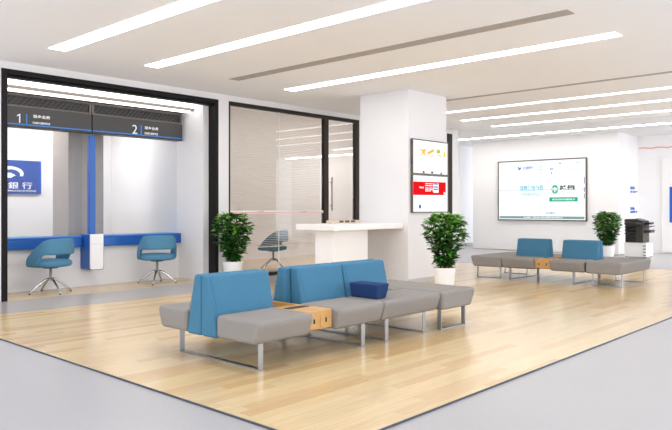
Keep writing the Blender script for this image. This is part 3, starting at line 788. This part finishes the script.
# ============================================================ PLANTS
def make_plant(loc, rz, label, seed):
    rnd = random.Random(seed)
    t = thing('potted_plant', label, 'plant', loc, rz, 'potted green plants')
    MB().lathe([(.0, 0), (.115, 0), (.122, .006), (.165, .33), (.165, .345), (.15, .345), (.146, .30), (0, .30)], n=36).build('pot', 'pot', t, local=True, smooth=False)
    MB().lathe([(.0, .295), (.145, .295), (.145, .312), (.06, .322), (0, .323)], n=24).build('soil', 'soil', t, local=True, smooth=True)
    stems = MB(); stems2 = MB(); leaf = MB(); leaf2 = MB()
    twigs = []
    for i in range(9):
        a = i * 2.4 + rnd.random(); r0 = .02 + .05 * rnd.random(); lean = .05 + .13 * rnd.random(); h = .95 + .2 * rnd.random()
        pts = []
        for j in range(7):
            q = j / 6; rr = r0 + lean * q ** 1.3
            pts.append(Vector((rr * math.cos(a + .5 * q), rr * math.sin(a + .5 * q), .30 + (h - .30) * q)))
        stems.tube(pts, [.010 - .0065 * j / 6 for j in range(7)], 6)
        twigs.append(pts)
    stems.build('stem', 'bark', t, local=True, smooth=True)
    def add_leaf(mb, p, d, L, w):
        d = d.normalized(); side = d.cross(Vector((0, 0, 1)))
        if side.length < .05: side = Vector((1, 0, 0))
        side.normalize()
        roll = rnd.uniform(-.6, .6); nn = side.cross(d); side = side * math.cos(roll) + nn * math.sin(roll); nn = side.cross(d)
        droop = rnd.uniform(.1, .35) * L
        rows = []
        for q, ww in ((0, .06), (.25, .8), (.5, 1.), (.78, .6), (1, .02)):
            c = p + d * (L * q) + Vector((0, 0, -droop * q * q))
            rows.append((c + side * (w * ww) + nn * (.18 * w * ww), c, c - side * (w * ww) + nn * (.18 * w * ww)))
        vs = [x for r in rows for x in r]; fs = []
        for i in range(4):
            for k in range(2): fs.append((i * 3 + k, i * 3 + k + 1, (i + 1) * 3 + k + 1, (i + 1) * 3 + k))
        mb.add(vs, fs)
    for i in range(560):
        hz = rnd.random()
        z = .36 + .74 * hz ** .85
        f = (z - .36) / .74
        rad = (.11 + .185 * min(1, f * 1.5)) * (1 - .40 * max(0, f - .85) / .15)
        a = rnd.random() * 6.283; k = rnd.random() ** .5
        p0 = Vector((.45 * rad * k * math.cos(a), .45 * rad * k * math.sin(a), z - .04))
        tip = Vector((rad * k * math.cos(a), rad * k * math.sin(a), z))
        if i % 3 == 0: leafstem = True
        d = (tip - p0); d = Vector((math.cos(a), math.sin(a), rnd.uniform(-.25, .75)))
        for q in range(3):
            dd = Vector((math.cos(a + (q - 1) * .8 + rnd.uniform(-.3, .3)), math.sin(a + (q - 1) * .8 + rnd.uniform(-.3, .3)), d.z + rnd.uniform(-.25, .25)))
            lt = (rnd.random() < (.05 + .75 * f * f * k))  # paler towards crown top and outside: light falling there put into the colour
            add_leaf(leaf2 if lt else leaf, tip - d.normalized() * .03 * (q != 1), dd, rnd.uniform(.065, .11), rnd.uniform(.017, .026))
    for i in range(26):                                # shoots that stick out of the crown
        a = rnd.random() * 6.283; z = rnd.uniform(.62, 1.08); rr = rnd.uniform(.24, .31) * (1 - .25 * max(0, z - .95) / .13)
        b = Vector((.1 * math.cos(a), .1 * math.sin(a), z - .06)); e = Vector((rr * math.cos(a), rr * math.sin(a), z))
        stems2.tube([b, (b + e) / 2 + Vector((0, 0, .02)), e], [.004, .003, .002], 5)
        for q in range(4):
            p = b.lerp(e, .55 + .15 * q)
            aa = a + (-1) ** q * .7 if q < 3 else a
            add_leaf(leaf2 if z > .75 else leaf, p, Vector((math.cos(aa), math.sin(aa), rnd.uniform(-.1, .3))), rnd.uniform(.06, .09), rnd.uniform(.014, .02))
    stems2.build('twig', 'bark', t, local=True, smooth=True)
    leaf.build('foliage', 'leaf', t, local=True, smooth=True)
    leaf2.build('foliage', 'leaf_lit', t, local=True, smooth=True)
    return t
make_plant((6.885, 8.555, 0), 0, 'bushy green plant in a white pot beside the black portal, left of the glass partition', 3)
make_plant((8.23, 5.42, 0), 1.3, 'bushy green plant in a white pot in front of the white pillar with the displays', 11)
make_plant((15.50, 5.83, 0), 2.2, 'bushy green plant in a white pot behind the far bench row, left of the copier', 23)

# ============================================================ CEILING LIGHTS
def strip(u0, u1, va, vb, z, m, label, cat='light', name='ceiling_light', group='long ceiling light lines'):
    bx((u0, va, z - .005), (u1, vb, z)).build(name, m, label=label, cat=cat, group=group)
strip(3.585, 3.79, 2.69, 7.89, 3.09, 'lamp', 'long white ceiling light line nearest the upper left corner of the photo')
strip(4.88, 5.08, 2.69, 7.91, 3.09, 'lamp', 'second long white ceiling light line from the upper left corner')
strip(7.37, 7.57, 2.69, 7.87, 3.09, 'lamp', 'long white ceiling light line just left of the pillar top')
strip(11.26, 11.40, 2.69, 8.3, 3.09, 'lamp_soft', 'first white ceiling light line behind the pillar, beside the thin grey vent')
strip(12.54, 12.70, 2.69, 7.86, 3.09, 'lamp_soft', 'second white ceiling light line behind the pillar')
strip(13.90, 14.06, 2.69, 7.89, 3.09, 'lamp_soft', 'third white ceiling light line behind the pillar, before the ceiling edge')
strip(16.52, 16.66, 2.69, 10.9, 3.15, 'lamp_far', 'white ceiling light line closest to the far white wall with the video wall')
strip(6.22, 6.40, 2.72, 7.83, 3.09, 'vent', 'long grey air vent slot in the ceiling between two light lines, left of the pillar', 'vent', 'air_vent', None)
strip(10.0, 10.10, 2.69, 7.6, 3.09, 'vent', 'thin grey air vent slot in the ceiling right of the pillar', 'vent', 'air_vent', None)
strip(18.3, 18.6, -1.5, 3.0, 3.15, 'fill_side', 'added unseen ceiling light line past the right edge, brightening the far end', group=None)  # added out of view for its light on the far end
# unseen ceiling lamps added to light the rooms behind the glass
strip(3.0, 6.4, 10.9, 11.3, 2.96, 'fill_room', 'added unseen ceiling light for the room behind the teller windows', group=None)
strip(8.5, 13.7, 10.2, 10.5, 3.6, 'fill_office', 'added unseen ceiling light for the office behind the blinds', group=None)

# ============================================================ WORLD, CAMERA, COLOUR
w = bpy.data.worlds.new('world'); bpy.context.scene.world = w; w.use_nodes = True
bg = w.node_tree.nodes['Background']; bg.inputs[0].default_value = (.93, .985, 1.09, 1); bg.inputs[1].default_value = 2.2
cam = bpy.data.cameras.new('camera'); co = bpy.data.objects.new('camera', cam); C.objects.link(co)
cam.sensor_width = 36; cam.lens = F / 672 * 36; cam.shift_y = -7 / 672
co.location = (0, 0, H * S); co.rotation_euler = (R(90), 0, R(-47.5))
cam.clip_start = .05; cam.clip_end = 200
sc = bpy.context.scene; sc.camera = co
sc.view_settings.view_transform = 'Standard'; sc.view_settings.look = 'None'
sc.view_settings.gamma = 1; sc.view_settings.use_curve_mapping = False
sc.view_settings.exposure = 0.31
